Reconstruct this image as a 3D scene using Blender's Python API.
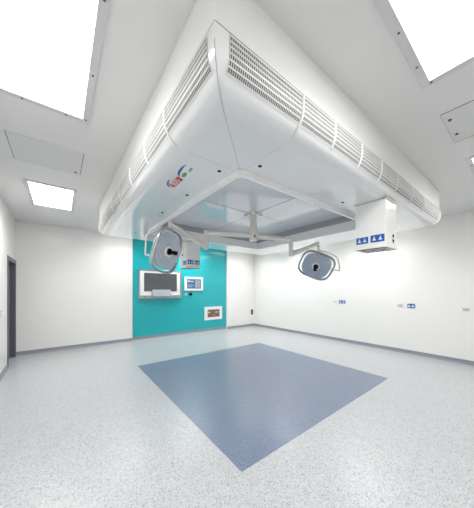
import bpy, math, random
from mathutils import Vector, Matrix
random.seed(4)
for o in list(bpy.data.objects): bpy.data.objects.remove(o)
S = bpy.context.scene
COL = S.collection

# ------------------------------------------------------------ camera, world, exposure
EYE = 1.46
CEIL = 3.0
FWD = Vector((0.6104, 0.7921, 0)); RGT = Vector((0.7921, -0.6104, 0)); UP = Vector((0, 0, 1))
cam = bpy.data.cameras.new('camera'); co = bpy.data.objects.new('camera', cam); COL.objects.link(co)
co.location = (0, 0, EYE)
co.rotation_euler = (math.pi/2, 0, -math.atan2(FWD.x, FWD.y))
cam.sensor_fit = 'HORIZONTAL'; cam.sensor_width = 36; cam.lens = 229.66/474*36
cam.shift_y = (290-254)/474; cam.clip_start = 0.05
S.camera = co
w = bpy.data.worlds.new('world'); S.world = w; w.use_nodes = True
w.node_tree.nodes['Background'].inputs[0].default_value = (0.9, 0.95, 1, 1)
w.node_tree.nodes['Background'].inputs[1].default_value = 0.3
S.view_settings.view_transform = 'Standard'; S.view_settings.look = 'None'
S.view_settings.gamma = 1; S.view_settings.exposure = 1.34
LAMP = 2.6          # glow of the diffusers
WATT = 15.0         # panel lights, W per square metre
SPREAD = 140

# ------------------------------------------------------------ materials
def lin(c):
    return tuple(((x/255)/12.92 if x/255 <= .04045 else ((x/255+.055)/1.055)**2.4) for x in c)+(1,)
def mat(name, rgb, rough=.5, metal=0, coat=0, var=0.03, vscale=6, bump=0, emit=0):
    m = bpy.data.materials.new(name); m.use_nodes = True
    nt = m.node_tree; b = nt.nodes['Principled BSDF']
    c = lin(rgb)
    tc = nt.nodes.new('ShaderNodeTexCoord'); n = nt.nodes.new('ShaderNodeTexNoise')
    n.inputs['Scale'].default_value = vscale; n.inputs['Detail'].default_value = 3
    nt.links.new(tc.outputs['Object'], n.inputs['Vector'])
    r = nt.nodes.new('ShaderNodeValToRGB')
    r.color_ramp.elements[0].position = .3; r.color_ramp.elements[1].position = .7
    r.color_ramp.elements[0].color = tuple(x*(1-var) for x in c[:3])+(1,)
    r.color_ramp.elements[1].color = tuple(min(1, x*(1+var)) for x in c[:3])+(1,)
    nt.links.new(n.outputs['Fac'], r.inputs[0]); nt.links.new(r.outputs[0], b.inputs['Base Color'])
    b.inputs['Roughness'].default_value = rough; b.inputs['Metallic'].default_value = metal
    b.inputs['Coat Weight'].default_value = coat; b.inputs['Coat Roughness'].default_value = .08
    if emit:
        b.inputs['Emission Color'].default_value = c; b.inputs['Emission Strength'].default_value = emit
    if bump:
        bp = nt.nodes.new('ShaderNodeBump'); bp.inputs['Strength'].default_value = bump; bp.inputs['Distance'].default_value = .002
        nt.links.new(n.outputs['Fac'], bp.inputs['Height']); nt.links.new(bp.outputs[0], b.inputs['Normal'])
    return m
def speckle(name, base, dark, light, rough, scale=85, coat=0.3):
    m = bpy.data.materials.new(name); m.use_nodes = True
    nt = m.node_tree; N = nt.nodes; L = nt.links; b = N['Principled BSDF']
    tc = N.new('ShaderNodeTexCoord')
    v = N.new('ShaderNodeTexVoronoi'); v.inputs['Scale'].default_value = scale
    L.new(tc.outputs['Object'], v.inputs['Vector'])
    sp = N.new('ShaderNodeSeparateColor'); L.new(v.outputs['Color'], sp.inputs[0])
    r = N.new('ShaderNodeValToRGB'); r.color_ramp.interpolation = 'CONSTANT'
    e = r.color_ramp.elements; e[0].color = lin(dark); e[0].position = 0
    e[1].color = lin(base); e[1].position = .2
    x = e.new(.8); x.color = lin(light)
    L.new(sp.outputs[0], r.inputs[0])
    n = N.new('ShaderNodeTexNoise'); n.inputs['Scale'].default_value = 28; n.inputs['Detail'].default_value = 4
    L.new(tc.outputs['Object'], n.inputs['Vector'])
    mx = N.new('ShaderNodeMix'); mx.data_type = 'RGBA'; mx.blend_type = 'MIX'
    r2 = N.new('ShaderNodeMapRange'); r2.inputs[1].default_value = .45; r2.inputs[2].default_value = .6
    r2.inputs[3].default_value = .1; r2.inputs[4].default_value = .5
    L.new(n.outputs['Fac'], r2.inputs[0]); L.new(r2.outputs[0], mx.inputs['Factor'])
    L.new(r.outputs[0], mx.inputs['A']); mx.inputs['B'].default_value = lin(base)
    L.new(mx.outputs['Result'], b.inputs['Base Color'])
    b.inputs['Roughness'].default_value = rough
    b.inputs['Coat Weight'].default_value = coat; b.inputs['Coat Roughness'].default_value = .22
    return m
def dots(name, rgb, dot, scale, rough, size=.25, coat=0):
    """regular perforation / lens pattern"""
    m = bpy.data.materials.new(name); m.use_nodes = True
    nt = m.node_tree; N = nt.nodes; L = nt.links; b = N['Principled BSDF']
    tc = N.new('ShaderNodeTexCoord'); v = N.new('ShaderNodeTexVoronoi')
    v.inputs['Scale'].default_value = scale; v.inputs['Randomness'].default_value = 0
    L.new(tc.outputs['Object'], v.inputs['Vector'])
    r = N.new('ShaderNodeValToRGB'); e = r.color_ramp.elements
    e[0].position = size; e[0].color = lin(dot); e[1].position = size+.08; e[1].color = lin(rgb)
    L.new(v.outputs['Distance'], r.inputs[0]); L.new(r.outputs[0], b.inputs['Base Color'])
    b.inputs['Roughness'].default_value = rough
    b.inputs['Coat Weight'].default_value = coat; b.inputs['Coat Roughness'].default_value = .06
    return m

M = dict(
    wall=mat('wall_white', (238, 237, 234), .35, coat=.25, var=.012, vscale=1.2),
    ceil=mat('ceiling_white', (226, 225, 224), .7, var=.01, vscale=2),
    hatch=mat('hatch_panel', (219, 219, 217), .6, var=.01),  # slightly greyer than the ceiling: the panel's shading is put into its colour
    teal=mat('teal_panel', (14, 172, 180), .3, coat=.4, var=.02, vscale=2),
    base=mat('skirting_grey', (138, 141, 150), .45, var=.05, vscale=60),
    floor=speckle('floor_vinyl', (177, 179, 181), (134, 137, 143), (192, 194, 197), .35, 150, .2),
    patch=speckle('inlay_vinyl', (109, 121, 142), (88, 100, 122), (121, 133, 153), .35, 150, .2),
    unit=mat('gloss_white_panel', (229, 231, 232), .16, coat=.6, var=.006),
    fascia=mat('satin_white_panel', (232, 232, 231), .3, coat=.2, var=.006),
    rim=mat('rim_white', (243, 243, 242), .3, var=.01),
    plenum=mat('plenum_grey', (170, 174, 178), .35, var=.02),
    filt=dots('filter_screen', (226, 230, 234), (204, 210, 215), 160, .12, .3, coat=.7),
    seam=mat('seam_grey', (120, 122, 124), .6),
    seaml=mat('seam_pale', (178, 181, 184), .6),
    gdark=mat('grille_dark', (78, 79, 81), .6),
    slat=mat('grille_white', (222, 222, 220), .4),
    white=mat('white_plastic', (238, 238, 236), .35, coat=.2, var=.01),
    arm=mat('cream_enamel', (222, 220, 214), .3, coat=.3, var=.01),
    armd=mat('arm_joint_grey', (150, 150, 148), .4),
    black=mat('black_rubber', (12, 12, 14), .65),
    dgrey=mat('dark_grey_plastic', (70, 72, 76), .4),
    blue=mat('blue_label', (24, 92, 170), .35),
    bicon=mat('label_icon_white', (226, 234, 242), .4),
    steel=mat('brushed_steel', (178, 182, 184), .28, metal=.85, var=.06, vscale=30),
    chrome=mat('lamp_bezel', (168, 172, 176), .2, metal=.7, var=.03),
    lens=dots('lamp_lens', (168, 180, 193), (214, 222, 230), 34, .2, .22, coat=.8),
    screen=mat('screen_off', (82, 84, 86), .25, coat=.4, var=.05, vscale=3),
    door=mat('door_slate', (84, 82, 94), .45, var=.03),
    dframe=mat('door_frame_slate', (92, 91, 102), .4, var=.03),
    tray=mat('tray_grey', (150, 158, 168), .35),
    lcd=mat('lcd_blue', (70, 92, 132), .2, emit=.15),
    lcdt=mat('lcd_text', (170, 185, 210), .3, emit=.1),
    copper=mat('socket_brown', (124, 100, 84), .5, var=.2, vscale=40),
    red=mat('logo_red', (190, 40, 52), .35),
    lblue=mat('logo_blue', (50, 96, 150), .35),
    lgreen=mat('logo_green', (92, 160, 88), .35),
    leaf2=mat('logo_pale_green', (120, 150, 150), .35),
    fin=mat('grille_fin', (186, 186, 186), .5),
    lframe=mat('light_frame', (212, 212, 214), .4, metal=.2, var=.02),
    screw=mat('screw_head', (95, 95, 98), .35, metal=.6),
    outl=mat('outlet_grey', (200, 199, 196), .4),
    lamp=mat('light_diffuser', (255, 253, 250), .5, emit=LAMP, var=0),
)

M['black'].node_tree.nodes['Principled BSDF'].inputs['Specular IOR Level'].default_value = .12
# ------------------------------------------------------------ mesh helpers
class MB:
    def __init__(s): s.v = []; s.f = []
    def add(s, vs, fs):
        n = len(s.v); s.v += [tuple(v) for v in vs]; s.f += [tuple(i+n for i in f) for f in fs]; return s
    def box(s, x0, x1, y0, y1, z0, z1):
        return s.add([(x, y, z) for x in (x0, x1) for y in (y0, y1) for z in (z0, z1)],
                     [(0, 1, 3, 2), (4, 6, 7, 5), (0, 4, 5, 1), (2, 3, 7, 6), (0, 2, 6, 4), (1, 5, 7, 3)])
    def quad(s, a, b, c, d): return s.add([a, b, c, d], [(0, 1, 2, 3)])
    def tube(s, pts, rad, n=14, cap=True, squash=1.0):
        """round tube along points; rad is a number or one number per point"""
        pts = [Vector(p) for p in pts]
        if not isinstance(rad, (list, tuple)): rad = [rad]*len(pts)
        rings = []
        prev = None
        for i, p in enumerate(pts):
            t = (pts[min(i+1, len(pts)-1)]-pts[max(i-1, 0)]).normalized()
            ref = Vector((0, 0, 1)) if abs(t.z) < .95 else Vector((1, 0, 0))
            if prev is not None: ref = prev
            a = t.cross(ref).normalized(); b = a.cross(t).normalized(); prev = b
            rings.append([p+rad[i]*(math.cos(q)*a*squash+math.sin(q)*b) for q in [2*math.pi*k/n for k in range(n)]])
        vs = [v for r in rings for v in r]; fs = []
        for i in range(len(rings)-1):
            for k in range(n):
                fs.append((i*n+k, i*n+(k+1) % n, (i+1)*n+(k+1) % n, (i+1)*n+k))
        if cap: fs += [tuple(range(n))[::-1], tuple(range((len(rings)-1)*n, len(rings)*n))]
        return s.add(vs, fs)
    def build(s, name, m, parent=None, smooth=None, bevel=0, origin=None, xf=None):
        me = bpy.data.meshes.new(name)
        vs = s.v if xf is None else [tuple(xf @ Vector(v)) for v in s.v]
        # origin of every object at a sensible place of its own
        if origin is None and parent is None:
            mn = [min(v[i] for v in vs) for i in range(3)]; mx = [max(v[i] for v in vs) for i in range(3)]
            origin = Vector(((mn[0]+mx[0])/2, (mn[1]+mx[1])/2, mn[2]))
        off = Vector(origin) if origin is not None else Vector((0, 0, 0))
        if parent is not None: off = world_loc(parent)
        me.from_pydata([tuple(Vector(v)-off) for v in vs], [], s.f)
        import bmesh
        bm = bmesh.new(); bm.from_mesh(me); bmesh.ops.recalc_face_normals(bm, faces=bm.faces); bm.to_mesh(me); bm.free()
        me.materials.append(m)
        if smooth is not None:
            me.shade_smooth(); me.set_sharp_from_angle(angle=math.radians(smooth))
        o = bpy.data.objects.new(name, me); COL.objects.link(o)
        if parent is not None: o.parent = parent
        else: o.location = off
        if bevel:
            b = o.modifiers.new('bevel', 'BEVEL'); b.width = bevel; b.segments = 2; b.limit_method = 'ANGLE'
        return o
def world_loc(o):
    p = Vector(o.location)
    while o.parent: o = o.parent; p += o.location
    return p
def thing(name, label, cat, loc, group=None):
    o = bpy.data.objects.new(name, None); COL.objects.link(o); o.location = loc; o.empty_display_size = .1
    o['label'] = label; o['category'] = cat
    if group: o['group'] = group
    return o
def tag(o, label, cat, group=None):
    o['label'] = label; o['category'] = cat
    if group: o['group'] = group
    return o
def struct(o): o['kind'] = 'structure'; return o
def text(name, body, size, m, parent, origin, right, up, depth=.001):
    cu = bpy.data.curves.new(name, 'FONT'); cu.body = body; cu.size = size; cu.extrude = depth
    cu.align_x = 'CENTER'; cu.align_y = 'CENTER'; cu.offset = size*.012
    t = bpy.data.objects.new('t', cu); me = bpy.data.meshes.new_from_object(t)
    bpy.data.objects.remove(t)
    me.name = name; me.materials.clear(); me.materials.append(m)
    R = Vector(right).normalized(); U = Vector(up).normalized(); Nn = R.cross(U)
    off = Vector(origin)-world_loc(parent)
    me.transform(Matrix(((R.x, U.x, Nn.x, off.x), (R.y, U.y, Nn.y, off.y), (R.z, U.z, Nn.z, off.z), (0, 0, 0, 1))))
    o = bpy.data.objects.new(name, me); COL.objects.link(o); o.parent = parent
    return o

# ------------------------------------------------------------ room shell
X0, X1, YF, YB, YT = -0.78, 6.33, -1.1, 7.04, 7.12     # left, right, front, back, recessed teal back
TL, TR = 1.64, 4.96                                   # teal recess
o = struct(MB().box(X0-.2, X1+.2, YF-.2, YB+.3, -.1, 0).build('floor', M['floor']))
inlay = MB()
pq = [(1.155, 1.435), (1.18, 4.66), (4.36, 4.66), (4.30, 1.48)]
inlay.add([(x, y, z) for z in (0, .0012) for x, y in pq], [(0, 1, 2, 3), (4, 5, 6, 7), (0, 1, 5, 4), (1, 2, 6, 5), (2, 3, 7, 6), (3, 0, 4, 7)])
i = inlay.build('floor_inlay', M['patch'], o); i['label'] = 'blue-grey speckled square inlay'
struct(MB().box(X0-.2, X1+.2, YF-.2, YB+.3, CEIL, CEIL+.1).build('ceiling', M['ceil']))
struct(MB().box(X1, X1+.15, YF-.15, YB+.25, 0, CEIL).build('wall_right', M['wall']))
struct(MB().box(X0-.15, X1+.15, YF-.15, YF, 0, CEIL).build('wall_front', M['wall']))
# left wall with a doorway opening right in the far corner
DY0, DY1, DH = 6.05, 6.96, 2.06
lw = MB().box(X0-.15, X0, YF-.15, DY0, 0, CEIL).box(X0-.15, X0, DY0, DY1, DH, CEIL).box(X0-.15, X0, DY1, YB+.25, 0, CEIL)
struct(lw.build('wall_left', M['wall']))
struct(MB().box(X0-.15, TL, YB, YB+.2, 0, CEIL).build('wall_back_left', M['wall']))
struct(MB().box(TL, TR, YT, YB+.2, 0, CEIL).build('wall_back_center', M['teal']))
struct(MB().box(TR, X1, YB, YB+.2, 0, CEIL).build('wall_back_right', M['wall']))
def skirt(name, a, b, n):
    """coved skirting from a to b, n points into the room"""
    a = Vector(a+(0,)); b = Vector(b+(0,)); n = Vector(n+(0,))
    pr = [(0, .085), (.006, .085), (.008, .03), (.014, .012), (.03, .002), (0, .002)]
    m = MB(); vs = [p+n*d+UP*z for p in (a, b) for d, z in pr]; k = len(pr)
    m.add(vs, [(i, (i+1) % k, (i+1) % k+k, i+k) for i in range(k)]+[tuple(range(k)), tuple(range(k, 2*k))])
    return struct(m.build(name, M['base'], smooth=50))
skirt('baseboard_back_left', (X0, YB), (TL, YB), (0, -1))
skirt('baseboard_back_center', (TL, YT), (TR, YT), (0, -1))
skirt('baseboard_back_right', (TR, YB), (X1, YB), (0, -1))
skirt('baseboard_right', (X1, YF), (X1, YB), (-1, 0))
skirt('baseboard_left', (X0, YF), (X0, DY0-.05), (1, 0))
skirt('baseboard_front', (X0, YF), (X1, YF), (0, 1))
# corner strips at both ends of the teal recess
struct(MB().box(TR-.004, TR+.018, YB-.004, YT, 0, CEIL).build('trim_1', M['white']))
struct(MB().box(TL-.018, TL+.004, YB-.004, YT, 0, CEIL).build('trim_2', M['white']))
# door in its frame
dr = bpy.data.objects.new('door_1', None); COL.objects.link(dr); dr.location = (X0-.06, (DY0+DY1)/2, 0); struct(dr)
MB().box(X0-.11, X0-.07, DY0+.03, DY1-.03, .008, DH-.03).build('door_leaf', M['door'], dr, bevel=.003)
fr = MB().box(X0-.15, X0+.012, DY0-.045, DY0+.03, 0, DH+.05).box(X0-.15, X0+.012, DY1-.03, DY1+.045, 0, DH+.05).box(X0-.15, X0+.012, DY0+.03, DY1-.03, DH-.03, DH+.05)
fr.build('door_frame', M['dframe'], dr, bevel=.003)
MB().tube([(X0-.075, DY0+.1, 1.0), (X0-.03, DY0+.1, 1.0), (X0-.03, DY0+.22, 1.0)], .009).build('door_handle', M['steel'], dr, smooth=40)

# ------------------------------------------------------------ ceiling lights
def ceiling_light(x0, x1, y0, y1, label, fw=.05):
    t = thing('ceiling_light', label, 'ceiling light', ((x0+x1)/2, (y0+y1)/2, CEIL-.012), 'recessed ceiling light panels')
    z0, z1 = CEIL-.012, CEIL+.001
    f = MB()
    f.box(x0-fw, x1+fw, y0-fw, y0, z0, z1).box(x0-fw, x1+fw, y1, y1+fw, z0, z1)
    f.box(x0-fw, x0, y0, y1, z0, z1).box(x1, x1+fw, y0, y1, z0, z1)
    f.build('frame', M['lframe'], t, bevel=.002)
    MB().box(x0, x1, y0, y1, z0+.005, z1-.001).build('diffuser', M['lamp'], t)
    la = bpy.data.lights.new('panel_light', 'AREA'); la.shape = 'RECTANGLE'; la.size = x1-x0; la.size_y = y1-y0
    la.energy = WATT*(x1-x0)*(y1-y0); la.spread = math.radians(SPREAD); la.color = (1, .995, .985)
    lo = bpy.data.objects.new('panel_light', la); COL.objects.link(lo); lo.parent = t; lo.location = (0, 0, -.002)
    h = fw*.5
    pts = [(x0-h, y0-h+.03), (x0-h, y1+h-.03), (x1+h, y0-h+.03), (x1+h, y1+h-.03)]
    if y1-y0 > x1-x0: pts += [(x0-h, (y0+y1)/2), (x1+h, (y0+y1)/2), (x0+.12, y1+h), (x1-.12, y1+h), (x0+.12, y0-h), (x1-.12, y0-h)]
    else: pts += [((x0+x1)/2, y0-h), ((x0+x1)/2, y1+h), (x0+.2, y1+h), (x1-.2, y1+h)]
    for px, py in pts:
        MB().tube([(px, py, z0), (px, py, z0-.004)], .007, 10).build('screw', M['screw'], t)
    return t
ceiling_light(-.36, .16, 1.38, 2.47, 'large bright rectangular ceiling light in the top left, nearest on the left side')
ceiling_light(-.36, .165, 4.36, 5.45, 'smaller looking bright ceiling light near the back left corner beyond the access hatch')
ceiling_light(1.05, 2.14, -.05, .47, 'bright rectangular ceiling light at the top right, cut by the top edge')
ceiling_light(3.80, 4.89, -.06, .45, 'ceiling light at the right edge of the picture, only its corner showing')
ceiling_light(-.36, .16, -.9, -.3, 'added unseen rectangular ceiling light above and behind the viewer on the left side')  # added out of view to even the light on the walls
ceiling_light(5.1, 5.62, 1.9, 3.0, 'added rectangular ceiling light hidden beyond the canopy above the nearer blue wall outlet')  # unseen fixture added to light the right wall
ceiling_light(5.1, 5.62, 4.1, 5.2, 'added rectangular ceiling light hidden beyond the canopy along the far part of the right wall')  # another added fixture, unseen, for even light on the right wall
ceiling_light(2.75, 3.85, 6.35, 6.87, 'rectangular ceiling light hidden behind the canopy in front of the teal wall')
ceiling_light(1.0, 1.8, 6.1, 6.5, 'added rectangular ceiling light hidden behind the canopy in front of the white and teal back walls')  # added behind the canopy to brighten the back left wall
ceiling_light(4.9, 5.7, 6.0, 6.4, 'rectangular ceiling light hidden behind the canopy near the back right corner')

def hatch(x0, x1, y0, y1, label, spots):
    t = thing('access_hatch', label, 'ceiling hatch', ((x0+x1)/2, (y0+y1)/2, CEIL-.006), 'ceiling access hatches')
    g = .006
    MB().box(x0, x1, y0, y1, CEIL-.002, CEIL+.001).build('panel', M['hatch'], t)
    for a, b in ((x0-g, x0), (x1, x1+g)): MB().box(a, b, y0, y1, CEIL-.003, CEIL+.001).build('gap', M['seam'], t)
    MB().box(x0, x1, y1, y1+g*.6, CEIL-.003, CEIL+.001).build('gap', M['seaml'], t)
    for px, py in spots: MB().tube([(px, py, CEIL-.002), (px, py, CEIL-.012)], .012, 12).build('latch', M['screw'], t)
hatch(-.42, .21, 3.11, 3.71, 'flush square access hatch in the ceiling between the two left lights', [(.16, 3.66)])
hq = hatch(2.66, 3.26, -.1, .51, 'flush access hatch in the ceiling on the right with two small latches', [(2.79, .47), (3.09, .47)])

# ------------------------------------------------------------ laminar flow canopy
UX0, UX1, UY0, UY1 = .56, 4.71, .895, 4.92
RX0, RX1, RY0, RY1 = 1.16, 3.70, 1.475, 3.99
ZB, ZR = 2.455, 2.41
can = thing('laminar_flow_canopy', 'large white square laminar airflow canopy with slotted grilles hanging from the ceiling', 'canopy', ((UX0+UX1)/2, (UY0+UY1)/2, ZR))
PROF = [(0, 2.692), (0, 2.61), (.003, 2.585), (.010, 2.558), (.022, 2.532), (.038, 2.508), (.06, 2.486), (.09, 2.468), (.125, 2.458), (.17, ZB)]
def rect(d): return [(UX0+d, UY0+d), (UX1-d, UY0+d), (UX1-d, UY1-d), (UX0+d, UY1-d)]
def rrect(x0, x1, y0, y1, r, n=6):
    out = []
    for cx, cy, a0 in ((x0+r, y0+r, 180), (x1-r, y0+r, 270), (x1-r, y1-r, 0), (x0+r, y1-r, 90)):
        for k in range(n+1):
            a = math.radians(a0+90*k/n); out.append((cx+r*math.cos(a), cy+r*math.sin(a)))
    return out
# collar up to the ceiling
m = MB()
ins = .016
for a, b in zip(rect(ins), rect(ins)[1:]+rect(ins)[:1]): m.quad((*a, 2.68), (*b, 2.68), (*b, CEIL), (*a, CEIL))
m.build('collar', M['fascia'], can)
# proud dark strip that paints in the shadow gap between collar and fascia
m = MB()
for a, b in zip(rect(-.001), rect(-.001)[1:]+rect(-.001)[:1]): m.quad((*a, 2.6925), (*b, 2.6925), (*b, 2.698), (*a, 2.698))
m.build('shadow_gap', M['seam'], can)
# curved fascia, mitred at the corners
m = MB(); vs = []; fs = []
prof = [(.02, 2.692)]+PROF
for d, z in prof: vs += [(x, y, z) for x, y in rect(d)]
for i in range(len(prof)-1):
    for k in range(4): fs.append((i*4+k, i*4+(k+1) % 4, (i+1)*4+(k+1) % 4, (i+1)*4+k))
m.add(vs, fs); m.build('fascia', M['unit'], can, smooth=35)
# glossy flat underside between fascia and rim
a = rect(.17); b = [(RX0, RY0), (RX1, RY0), (RX1, RY1), (RX0, RY1)]
m = MB()
for k in range(4): m.quad((*a[k], ZB), (*a[(k+1) % 4], ZB), (*b[(k+1) % 4], ZB), (*b[k], ZB))
m.build('underside', M['unit'], can)
# rim around the filter field
def ring(oa, ob, z0, z1):
    m = MB(); n = len(oa)
    m.add([(*p, z0) for p in oa]+[(*p, z0) for p in ob]+[(*p, z1) for p in oa]+[(*p, z1) for p in ob],
          [(k, (k+1) % n, n+(k+1) % n, n+k) for k in range(n)]+[(2*n+k, 2*n+(k+1) % n, 3*n+(k+1) % n, 3*n+k) for k in range(n)] +
          [(k, (k+1) % n, 2*n+(k+1) % n, 2*n+k) for k in range(n)]+[(n+k, n+(k+1) % n, 3*n+(k+1) % n, 3*n+k) for k in range(n)])
    return m
ring(rrect(RX0-.004, RX1+.004, RY0-.004, RY1+.004, .06), rrect(RX0+.03, RX1-.03, RY0+.03, RY1-.03, .07), ZR, 2.56).build('rim', M['rim'], can, smooth=40)
ring(rrect(RX0+.03, RX1-.03, RY0+.03, RY1-.03, .03), rrect(RX0+.045, RX1-.045, RY0+.045, RY1-.045, .03), 2.56, 2.665).build('plenum_wall', M['plenum'], can, smooth=40)
# four filter screens with a cross seam
HX, HY, ZP = 2.42, 2.715, 2.66
for fx0, fx1 in ((RX0+.045, HX-.006), (HX+.006, RX1-.045)):
    for fy0, fy1 in ((RY0+.045, HY-.006), (HY+.006, RY1-.045)):
        MB().box(fx0, fx1, fy0, fy1, ZP, ZP+.02).build('filter_screen', M['filt'], can)
MB().box(HX-.012, HX+.012, RY0+.045, RY1-.045, ZP+.004, ZP+.03).box(RX0+.045, RX1-.045, HY-.012, HY+.012, ZP+.0045, ZP+.0305).build('cross_seam', M['gdark'], can)
# side frame: maps (s along side, arc t down the profile, proud h) to the world
arc = [0]
for p, q in zip(PROF, PROF[1:]): arc.append(arc[-1]+math.dist(p, q))
def prof_at(t):
    for i in range(len(arc)-1):
        if t <= arc[i+1] or i == len(arc)-2:
            u = (t-arc[i])/(arc[i+1]-arc[i]); p, q = PROF[i], PROF[i+1]
            d = p[0]+u*(q[0]-p[0]); z = p[1]+u*(q[1]-p[1])
            tx, tz = q[0]-p[0], q[1]-p[1]; L = math.hypot(tx, tz)
            return d, z, tz/L, -tx/L      # normal: outward = -d
def P(side, s, t, h):
    d, z, nd, nz = prof_at(t); d += nd*h; z += nz*h
    return (s, UY0+d, z) if side == 'near' else (UX0+d, s, z)
ROWS = [(.012+.0275*k, .012+.0275*k+.021) for k in range(6)]
def grille(side, s0, s1, skew=0.0):
    m = MB(); k = 5
    n0 = max(1, int((s1-s0)/.25))
    for ri, (t0, t1) in enumerate(ROWS):
        a0 = s0-(skew if ri < 4 else 0)
        tm = [t0+(t1-t0)*j/2 for j in range(3)]
        for j in range(2): m.quad(P(side, a0, tm[j], .0016), P(side, s1, tm[j], .0016), P(side, s1, tm[j+1], .0016), P(side, a0, tm[j+1], .0016))
    g = m.build('grille', M['gdark'], can); g['label'] = 'slotted air grille'
    m = MB()
    for ri, (t0, t1) in enumerate(ROWS):
        s = s0
        while s < s1:
            e = s+.0060
            m.quad(P(side, s, t0, .004), P(side, e, t0, .004), P(side, e, t1, .004), P(side, s, t1, .004))
            m.quad(P(side, s, t0, .004), P(side, s, t1, .004), P(side, s, t1, .0017), P(side, s, t0, .0017))
            m.quad(P(side, e, t0, .004), P(side, e, t1, .004), P(side, e, t1, .0017), P(side, e, t0, .0017))
            s += .0135
    m.build('slats', M['fin'], g)
    m = MB()
    for k in range(7):     # rails between the rows
        t0, t1 = .0055+.0275*k, .012+.0275*k
        m.quad(P(side, s0, t0, .0045), P(side, s1, t0, .0045), P(side, s1, t1, .0045), P(side, s0, t1, .0045))
    m.build('rails', M['slat'], g)
def rib(side, s, reach=.19):
    m = MB(); pts = [P(side, s, t, .003) for t in [reach*k/22 for k in range(23)]]
    m.tube(pts, [.009 if reach < .22 or k < 17 else .009-.0015*(k-17) for k in range(23)], 8); m.build('rib', M['slat'], can, smooth=60)
ribs_n = [1.215, 1.60, 2.02, 2.43, 2.85, 3.34, 3.82]
ribs_l = [1.53, 1.98, 2.49, 3.02, 3.50, 3.97, 4.42]
for side, ribs, a, b in (('near', ribs_n, UX0+.085, UX1-.10), ('left', ribs_l, UY0+.065, UY1-.10)):
    ed = [a]+ribs+[b]
    for s0, s1 in zip(ed, ed[1:]): grille(side, s0+(.0 if s0 == a else .012), s1-.012)
    for s in ribs: rib(side, s, .27 if s == ribs[0] else .19)
# thin joints on the underside
def joint(p, q, wd=.0022, m_='seaml', z=ZB-.0006):
    p, q = Vector(p), Vector(q); n = (q-p).normalized(); c = Vector((-n.y, n.x))*wd
    MB().quad((*(p+c), z), (*(p-c), z), (*(q-c), z), (*(q+c), z)).build('joint', M[m_], can)
joint((1.215, UY0+.17), (1.215, RY0)); joint((UX0+.17, 1.53), (RX0, 1.53))
joint((UX0+.17, 3.02), (RX0, 3.02)); joint((2.43, UY0+.17), (2.43, RY0))
# mitre joint from the corner down the curve to the rim
m = MB()
for (d0, z0), (d1, z1) in zip(PROF[1:], PROF[2:]):
    m.quad((UX0+d0-.003, UY0+d0+.0, z0-.0005), (UX0+d0+.0005, UY0+d0-.003, z0-.0005), (UX0+d1+.0005, UY0+d1-.003, z1-.0005), (UX0+d1-.003, UY0+d1, z1-.0005))
m.quad((UX0+.167, UY0+.17, ZB-.0006), (UX0+.17, UY0+.167, ZB-.0006), (RX0+.002, RY0-.002, ZB-.0006), (RX0-.002, RY0+.002, ZB-.0006))
m.build('mitre_joint', M['seaml'], can)
for x, y in ((1.035, 4.22), (1.04, 2.92), (1.055, 2.225), (1.055, 1.613), (1.272, 1.368-.02), (2.545, 1.335)):
    MB().tube([(x, y, ZB), (x, y, ZB-.003)], .016, 16).build('screw_cap', M['black'], can)
# printed emblem: red box with letters, blue arcs, green leaf
e0 = Vector((.868, 1.985, ZB-.0008))     # centre; reads towards -Y, top towards -X
def E(u, v, z=0): return (e0.x-v, e0.y-u, e0.z-z)
em = MB().quad(E(-.15, -.008), E(.052, -.013), E(.074, .053), E(-.125, .05)).build('emblem', M['red'], can)
em['label'] = 'red white blue and green printed emblem'
text('emblem_letters', 'SDD', .066, M['white'], em, E(-.038, .0205, .0006), (0, -1, 0), (-1, 0, 0), .0003)
def arc_strip(name, c, rx, ry, a0, a1, w0, w1, mt, rot=0):
    m = MB(); prev = None
    for k in range(19):
        u = k/18; a = math.radians(a0+(a1-a0)*u); ww = w0+(w1-w0)*math.sin(math.pi*u)
        pts = []
        for s in (0, ww):
            x, y = (rx-s)*math.cos(a), (ry-s)*math.sin(a); r = math.radians(rot)
            pts.append(E(c[0]+x*math.cos(r)-y*math.sin(r), c[1]+x*math.sin(r)+y*math.cos(r)))
        if prev: m.quad(prev[0], pts[0], pts[1], prev[1])
        prev = pts
    m.build(name, M[mt], em)
arc_strip('emblem_arc', (-.045, .025), .125, .065, 75, 200, .003, .022, 'lblue')
arc_strip('emblem_arc', (.215, .02), .14, .07, 50, 175, .003, .024, 'lblue')
arc_strip('emblem_leaf', (.135, .018), .046, .020, 0, 360, .0195, .0195, 'lgreen', 8)
arc_strip('emblem_leaf', (.245, .012), .04, .013, 0, 360, .0125, .0125, 'leaf2', 8)

# ------------------------------------------------------------ mounting column and surgical lights
colm = thing('mounting_column', 'short white ceiling column with two arm collars at the centre of the canopy', 'column', (HX, HY, ZP))
MB().tube([(HX, HY, ZP), (HX, HY, 2.30)], .052, 24).build('tube', M['arm'], colm, smooth=40)
MB().tube([(HX, HY, ZP), (HX, HY, ZP-.02)], .085, 28).build('flange', M['arm'], colm, smooth=40)
MB().tube([(HX, HY, 2.235), (HX, HY, 2.243), (HX, HY, 2.375), (HX, HY, 2.383)], [.058, .068, .068, .058], 24).build('collar', M['arm'], colm, smooth=40)
MB().tube([(HX, HY, 2.44), (HX, HY, 2.47)], .058, 24).build('collar', M['arm'], colm, smooth=40)
for a in range(4):
    q = math.radians(45+90*a); x, y = HX+.12*math.cos(q), HY+.12*math.sin(q)
    MB().tube([(x, y, ZP), (x, y, ZP-.04)], .026, 12).build('bracket', M['white'], colm, smooth=40)
MB().box(HX-.04, HX-.02, HY-.07, HY-.055, 2.285, 2.31).build('indicator', M['dgrey'], colm)

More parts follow.
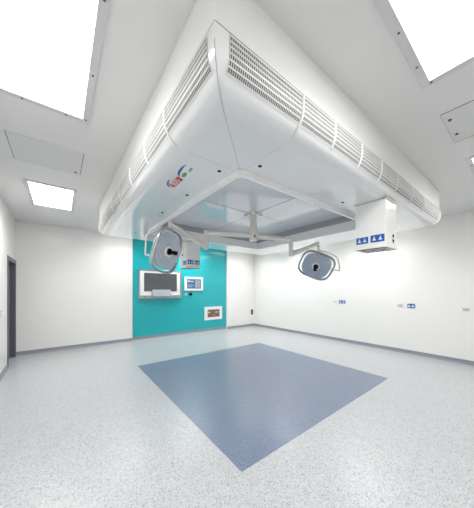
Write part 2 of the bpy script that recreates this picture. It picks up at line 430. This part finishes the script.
def at(px, py, d):    # point at pixel bearing and depth from the eye
    return FWD*d+RGT*((px-237)/229.66*d)+UP*(EYE+(290-py)/229.66*d)
def frame(n, lon):
    """orthonormal axes from camera-style components (right, up, towards the viewer)"""
    cv = lambda c: RGT*c[0]+UP*c[1]-FWD*c[2]
    N = cv(n).normalized(); A = cv(lon); A = (A-N*A.dot(N)).normalized(); B = N.cross(A)
    return A, B, N
def surgical_light(label, a0, a1, d1, e1, y1, yoke, hc, n, lon, ra, rb):
    t = thing('surgical_light', label, 'surgical light', Vector(hc), 'twin operating lights')
    # spring arm chain: horizontal arm, drop joint, second arm, drop joint
    m = MB().tube([a0, a1], [.043, .037], 16); m.build('arm', M['arm'], t, smooth=40)
    m = MB().tube([a1+UP*.032, a1+UP*.03, d1-UP*.03, d1-UP*.035], [.03, .038, .038, .03], 16); m.build('joint', M['arm'], t, smooth=40)
    MB().tube([d1, e1], [.038, .029], 16).build('arm', M['arm'], t, smooth=40)
    m = MB().tube([e1+UP*.03, e1+UP*.026, y1], [.02, .026, .018], 14); m.build('joint', M['arm'], t, smooth=40)
    s = (a1-a0).normalized(); c = a0+(a1-a0)*.42-UP*.038
    MB().tube([c-s*.05, c+s*.05], .008, 8).build('arm_label', M['armd'], t)
    MB().tube([y1]+yoke, .011, 10).build('yoke', M['arm'], t, smooth=50)
    A, B, N = frame(n, lon); C = Vector(hc)
    W = lambda x, y, z: C+A*x+B*y+N*z
    def sup(rx, ry, p, a):
        ca, sa = math.cos(a), math.sin(a)
        return rx*math.copysign(abs(ca)**(2/p), ca), ry*math.copysign(abs(sa)**(2/p), sa)
    K = 56
    def loop(rx, ry, p, z): return [W(*sup(rx, ry, p, 2*math.pi*k/K), z) for k in range(K)]
    def loft(loops, c0=None, c1=None, closed=False):
        m = MB(); vs = [v for l in loops for v in l]; fs = []
        r = range(len(loops)) if closed else range(len(loops)-1)
        for i in r:
            j = (i+1) % len(loops)
            for k in range(K): fs.append((i*K+k, i*K+(k+1) % K, j*K+(k+1) % K, j*K+k))
        if c0: fs.append(tuple(range(K)))
        if c1: fs.append(tuple(range((len(loops)-1)*K, len(loops)*K)))
        return m.add(vs, fs)
    # domed back housing and face
    hb = loft([loop(ra*.30, rb*.35, 2.2, -.075), loop(ra*.56, rb*.7, 2.3, -.062), loop(ra*.76, rb*.93, 2.5, -.035), loop(ra*.84, rb*.97, 2.6, -.01), loop(ra*.83, rb*.93, 2.6, .006)], c0=True)
    hd = hb.build('lamp_head', M['arm'], t, smooth=50)
    loft([loop(ra*.83, rb*.93, 2.6, .006), loop(ra*.76, rb*.93, 2.6, .010), loop(ra*.2, rb*.2, 2, .012)], c1=True).build('lens', M['lens'], hd, smooth=50)
    # outer ring: touches the body above and below, stands clear at both ends as hand grips
    q = []
    for ang in range(10):
        th = 2*math.pi*ang/10
        q.append(loop(ra*.985+.016*math.cos(th), rb*.975+.016*math.cos(th), 3.3, -.014+.030*math.sin(th)))
    loft(q, closed=True).build('bezel', M['chrome'], hd, smooth=60)
    m = MB()
    m.tube([W(0, 0, .008), W(0, 0, .022)], [.075, .068], 28); m.build('hub', M['white'], hd, smooth=40)
    m = MB().tube([W(0, 0, .018), W(0, 0, .04), W(0, 0, .05), W(0, 0, .14), W(0, 0, .148)], [.045, .043, .023, .028, .02], 18)
    m.build('handle', M['black'], hd, smooth=40)
    # stub that joins the yoke to the ring
    MB().tube([yoke[-1], C+(yoke[-1]-C).normalized()*ra*.9-N*.02], [.014, .016], 12).build('pivot', M['arm'], hd, smooth=40)
    return t
hubp = Vector((HX, HY, 2.32))
aL = Vector((1.735, 3.01, 2.318)); dL = Vector((1.735, 3.01, 2.10))
eL = at(170, 223.5, 3.12); yL = at(170, 229, 3.12)
surgical_light('large oval surgical lamp on the left seen edge-on in front of the wall screen', hubp+Vector((-.05, .02, 0)), aL, dL, eL, yL,
               [at(163, 228.5, 3.12), at(148, 234, 3.12), at(146.3, 236, 3.12), at(145.2, 252, 3.12), at(145.4, 254.5, 3.12), at(152, 256, 3.1)],
               at(168, 251.5, 3.05), (.90, -.24, .38), (.42, 1, 0), .285, .25)
aR = Vector((3.07, 2.50, 2.30)); dR = Vector((3.07, 2.50, 2.06))
eR = at(318, 243.5, 4.1); yR = at(318.5, 250.5, 4.1)
surgical_light('smaller looking surgical lamp on the right facing the viewer before the white wall', hubp+Vector((.05, -.02, -.01)), aR, dR, eR, yR,
               [at(326, 252, 4.1), at(336, 256.5, 4.1), at(338, 258.5, 4.1), at(339.5, 268, 4.1), at(339.5, 270.5, 4.1), at(334, 270, 4.08)],
               at(316, 266, 4.05), (-.42, -.62, .82), (1, -.28, 0), .285, .255)

# ------------------------------------------------------------ ceiling pendants
def label_plate(par, face, c0, c1, z0, z1, x, y):
    """blue gas outlet plate on face 'x' (plane X=x, runs along Y) or 'y'"""
    e = .004
    if face == 'x': m = MB().box(x-e, x+.001, c0, c1, z0, z1)
    else: m = MB().box(c0, c1, y-e, y+.001, z0, z1)
    p = m.build('gas_outlet_plate', M['blue'], par, bevel=.001)
    for u in (.28, .72):
        cc = c0+(c1-c0)*u; zz = z0+(z1-z0)*.36; h = (z1-z0)
        m = MB()
        for k, (wd, za, zb) in enumerate(((.030, -.12, .04), (.016, .04, .22), (.007, .22, .42))):
            a, b, lo, hi = cc-wd/2*1.1, cc+wd/2*1.1, zz+za*h, zz+zb*h
            if face == 'x': m.box(x-e-.004, x-e, a, b, lo, hi)
            else: m.box(a, b, y-e-.004, y-e, lo, hi)
        m.build('gas_outlet', M['bicon'], p)
def pendant(label, x0, x1, y0, y1, z0, kind):
    t = thing('medical_pendant', label, 'ceiling pendant', ((x0+x1)/2, (y0+y1)/2, z0), 'ceiling supply pendants')
    MB().box(x0, x1, y0, y1, z0, ZB-.001).build('column', M['white'], t, bevel=.006)
    fl = .012
    MB().box(x0-fl, x1+fl, y0-fl, y1+fl, ZB-.012, ZB-.001).build('flange', M['outl'], t)
    MB().box(x0-.004, x1+.004, y0-.004, y1+.004, z0, z0+.03).build('end_cap', M['white'], t, bevel=.003)
    if kind == 'right':
        label_plate(t, 'x', y0+.015, y0+.155, z0+.065, z0+.145, x0, y0)
        label_plate(t, 'x', y0+.18, y1-.015, z0+.065, z0+.14, x0, y0)
        for z in (z0+.085, z0+.14):
            s = MB().box(x0+.13, x0+.24, y0-.005, y0+.001, z-.021, z+.021).build('socket', M['white'], t, bevel=.002)
            MB().tube([(x0+.185, y0-.005, z), (x0+.185, y0-.008, z)], .02, 14).build('socket_face', M['black'], s)
    else:
        label_plate(t, 'y', x0+.02, x0+.15, z0+.075, z0+.16, x0, y0)
        label_plate(t, 'y', x0+.175, x1-.015, z0+.075, z0+.16, x0, y0)
        label_plate(t, 'x', y0+.02, y1-.15, z0+.065, z0+.145, x0, y0)
        s = MB().tube([(x0, y0+.17, z0+.27), (x0-.012, y0+.17, z0+.27)], .045, 20).build('socket', M['white'], t)
        MB().tube([(x0-.012, y0+.17, z0+.27), (x0-.016, y0+.17, z0+.27)], .02, 14).build('socket_face', M['black'], s)
    n = 3
    for k in range(n):
        c = y0+(y1-y0)*(k+.5)/n
        s = MB().box(x0+.04, x1-.04, c-.04, c+.04, z0-.008, z0).build('underside_module', M['outl'], t, bevel=.002)
        for u in (.33, .67):
            xx = x0+(x1-x0)*u
            MB().tube([(xx, c, z0-.008), (xx, c, z0-.012)], .018, 12).build('underside_socket', M['dgrey'], s)
pendant('square white ceiling pendant with blue outlet plates on the right before the white wall', 2.77, 3.08, .975, 1.30, 1.925, 'right')
pendant('square ceiling pendant with blue outlet plates behind the left lamp before the teal wall', 2.03, 2.335, 4.30, 4.62, 1.915, 'left')

# ------------------------------------------------------------ teal wall fittings
t = thing('wall_workstation', 'stainless wall cabinet with dark screen and keyboard tray on the teal wall', 'screen', (2.48, YT, 1.2))
ax0, ax1, az0, az1 = 1.81, 3.14, 1.20, 2.07
sx0, sx1, sz0, sz1 = 1.97, 2.99, 1.42, 1.97
yf = YT-.055
MB().box(ax0, ax1, YT-.05, YT, az0, az1).build('cabinet', M['steel'], t, bevel=.004)
m = MB().box(ax0, ax0+.045, yf-.012, YT-.05, az0, az1).box(ax1-.045, ax1, yf-.012, YT-.05, az0, az1).box(ax0+.045, ax1-.045, yf-.012, YT-.05, az1-.035, az1).box(ax0+.045, ax1-.045, yf-.012, YT-.05, az0, az0+.10)
m.build('bezel', M['steel'], t, bevel=.003)
MB().box(ax0+.045, ax1-.045, yf, YT-.049, az0+.10, az1-.035).build('surround', M['white'], t)
MB().box(sx0, sx1, yf-.006, yf, sz0, sz1).build('screen', M['screen'], t)
k = MB(); k.add([(x, y, z) for x in (2.20, 2.77) for y, z in ((yf-.012, 1.24), (yf-.10, 1.25), (yf-.11, 1.27), (yf-.02, 1.47), (yf-.012, 1.47))],
      [(0, 1, 2, 3, 4), (5, 6, 7, 8, 9)]+[(i, (i+1) % 5, (i+1) % 5+5, i+5) for i in range(5)])
k.build('keyboard_tray', M['tray'], t, bevel=.003)
for x, mm in ((2.5, 'dgrey'), (2.58, 'lblue'), (2.0, 'dgrey'), (2.95, 'dgrey')):
    MB().tube([(x, yf-.012, 1.25) if not 2.2 < x < 2.77 else (x, yf-.10, 1.26), (x, yf-.02, 1.25) if not 2.2 < x < 2.77 else (x, yf-.116, 1.26)], .016, 12).build('button', M[mm], t)

t = thing('control_panel', 'white framed touch display showing blue readout on teal wall right of the workstation', 'control panel', (3.62, YT, 1.44))
MB().box(3.27, 3.97, YT-.03, YT, 1.44, 1.90).build('housing', M['white'], t, bevel=.004)
s = MB().box(3.36, 3.88, YT-.034, YT-.03, 1.51, 1.83).build('display', M['lcd'], t)
m = MB().box(3.655, 3.855, YT-.0345, YT-.034, 1.535, 1.795)
for r in range(4):
    for c in range(3):
        m.box(3.66+.07*c, 3.71+.07*c, YT-.036, YT-.0343, 1.54+.07*r, 1.58+.07*r)
m.build('keypad', M['tray'], s)
MB().box(3.38, 3.46, YT-.036, YT-.034, 1.73, 1.79).box(3.48, 3.60, YT-.036, YT-.034, 1.73, 1.77).box(3.38, 3.62, YT-.036, YT-.034, 1.62, 1.635).box(3.38, 3.56, YT-.036, YT-.034, 1.56, 1.575).build('readout', M['lcdt'], s)
t = thing('rotary_switch', 'small round black knob on the teal wall below the touch display', 'switch', (3.50, YT, 1.27))
MB().tube([(3.50, YT, 1.32), (3.50, YT-.02, 1.32)], .055, 22).build('plate', M['black'], t)
MB().tube([(3.50, YT-.02, 1.32), (3.50, YT-.045, 1.32)], [.042, .036], 18).build('knob', M['black'], t, smooth=40)
t = thing('data_socket', 'small pale socket beside the round black knob on the teal wall', 'socket', (3.33, YT, 1.27))
MB().box(3.295, 3.37, YT-.012, YT, 1.275, 1.36).build('plate', M['outl'], t, bevel=.002)
MB().box(3.315, 3.35, YT-.014, YT-.012, 1.295, 1.33).build('port', M['tray'], t)
t = thing('gas_outlet_box', 'white framed box of brown gas outlets low on the teal wall', 'outlet box', (4.40, YT, .39))
MB().box(4.03, 4.77, YT-.03, YT, .39, .86).build('frame', M['white'], t, bevel=.004)
s = MB().box(4.15, 4.65, YT-.034, YT-.03, .49, .76).build('recess_plate', M['copper'], t)
for k in range(5):
    x = 4.20+.10*k
    MB().tube([(x, YT-.034, .66), (x, YT-.048, .66)], .026, 14).build('outlet', M[('bicon', 'lgreen', 'red', 'bicon', 'tray')[k]], s)
    MB().box(x-.025, x+.025, YT-.037, YT-.034, .53, .58).build('outlet_tag', M[('red', 'copper', 'tray', 'copper', 'red')[k]], s)

# ------------------------------------------------------------ outlets on the white walls
t = thing('wall_socket', 'small dark upright socket on the white wall right of the teal recess', 'socket', (6.19, YB, .46))
MB().box(6.14, 6.24, YB-.012, YB, .46, .67).build('plate', M['dgrey'], t, bevel=.002)
MB().box(6.165, 6.215, YB-.015, YB-.012, .50, .56).build('port', M['black'], t); MB().box(6.165, 6.215, YB-.015, YB-.012, .58, .64).build('port', M['black'], t)
def wall_outlet(y0, y1, z0, z1, mt, label, name='wall_socket', icons=0):
    t = thing(name, label, 'socket', (X1, (y0+y1)/2, z0), 'outlets along the right wall')
    p = MB().box(X1-.012, X1, y0, y1, z0, z1).build('plate', M[mt], t, bevel=.002)
    if icons:
        for k in range(icons):
            c = y0+(y1-y0)*(k+.5)/icons
            m = MB().box(X1-.017, X1-.012, c-.024, c+.024, z0+.02, z0+.038).box(X1-.017, X1-.012, c-.011, c+.011, z0+.038, z1-.022)
            m.build('gas_outlet', M['bicon'], p)
    else:
        for k in range(2):
            c = y0+(y1-y0)*(k+.5)/2
            MB().box(X1-.014, X1-.012, c-.022, c+.022, z0+.018, z1-.018).build('socket_face', M['seaml'] if y0 < 1 else M['outl'], p)
wall_outlet(3.50, 3.60, 1.09, 1.16, 'white', 'small white socket left of the single narrow blue outlet plate, farther pair')
wall_outlet(3.24, 3.42, 1.08, 1.165, 'blue', 'narrow blue gas outlet plate farther along the right wall', 'gas_outlet_plate', 2)
wall_outlet(1.88, 1.98, 1.06, 1.13, 'outl', 'small pale socket left of the larger blue outlet plate, nearer pair')
wall_outlet(1.65, 1.79, 1.055, 1.145, 'blue', 'wider looking blue gas outlet plate nearer on the right wall', 'gas_outlet_plate', 2)
wall_outlet(.78, .875, 1.045, 1.105, 'outl', 'lone grey socket on the right wall near the picture edge')
t = thing('light_switch', 'small pale switch plate on the left wall before the doorway', 'switch', (X0, 5.42, 1.03))
MB().box(X0, X0+.012, 5.34, 5.50, 1.03, 1.12).build('plate', M['outl'], t, bevel=.002)
MB().box(X0+.012, X0+.016, 5.37, 5.41, 1.05, 1.10).build('rocker', M['white'], t); MB().box(X0+.012, X0+.016, 5.43, 5.47, 1.05, 1.10).build('rocker', M['white'], t)
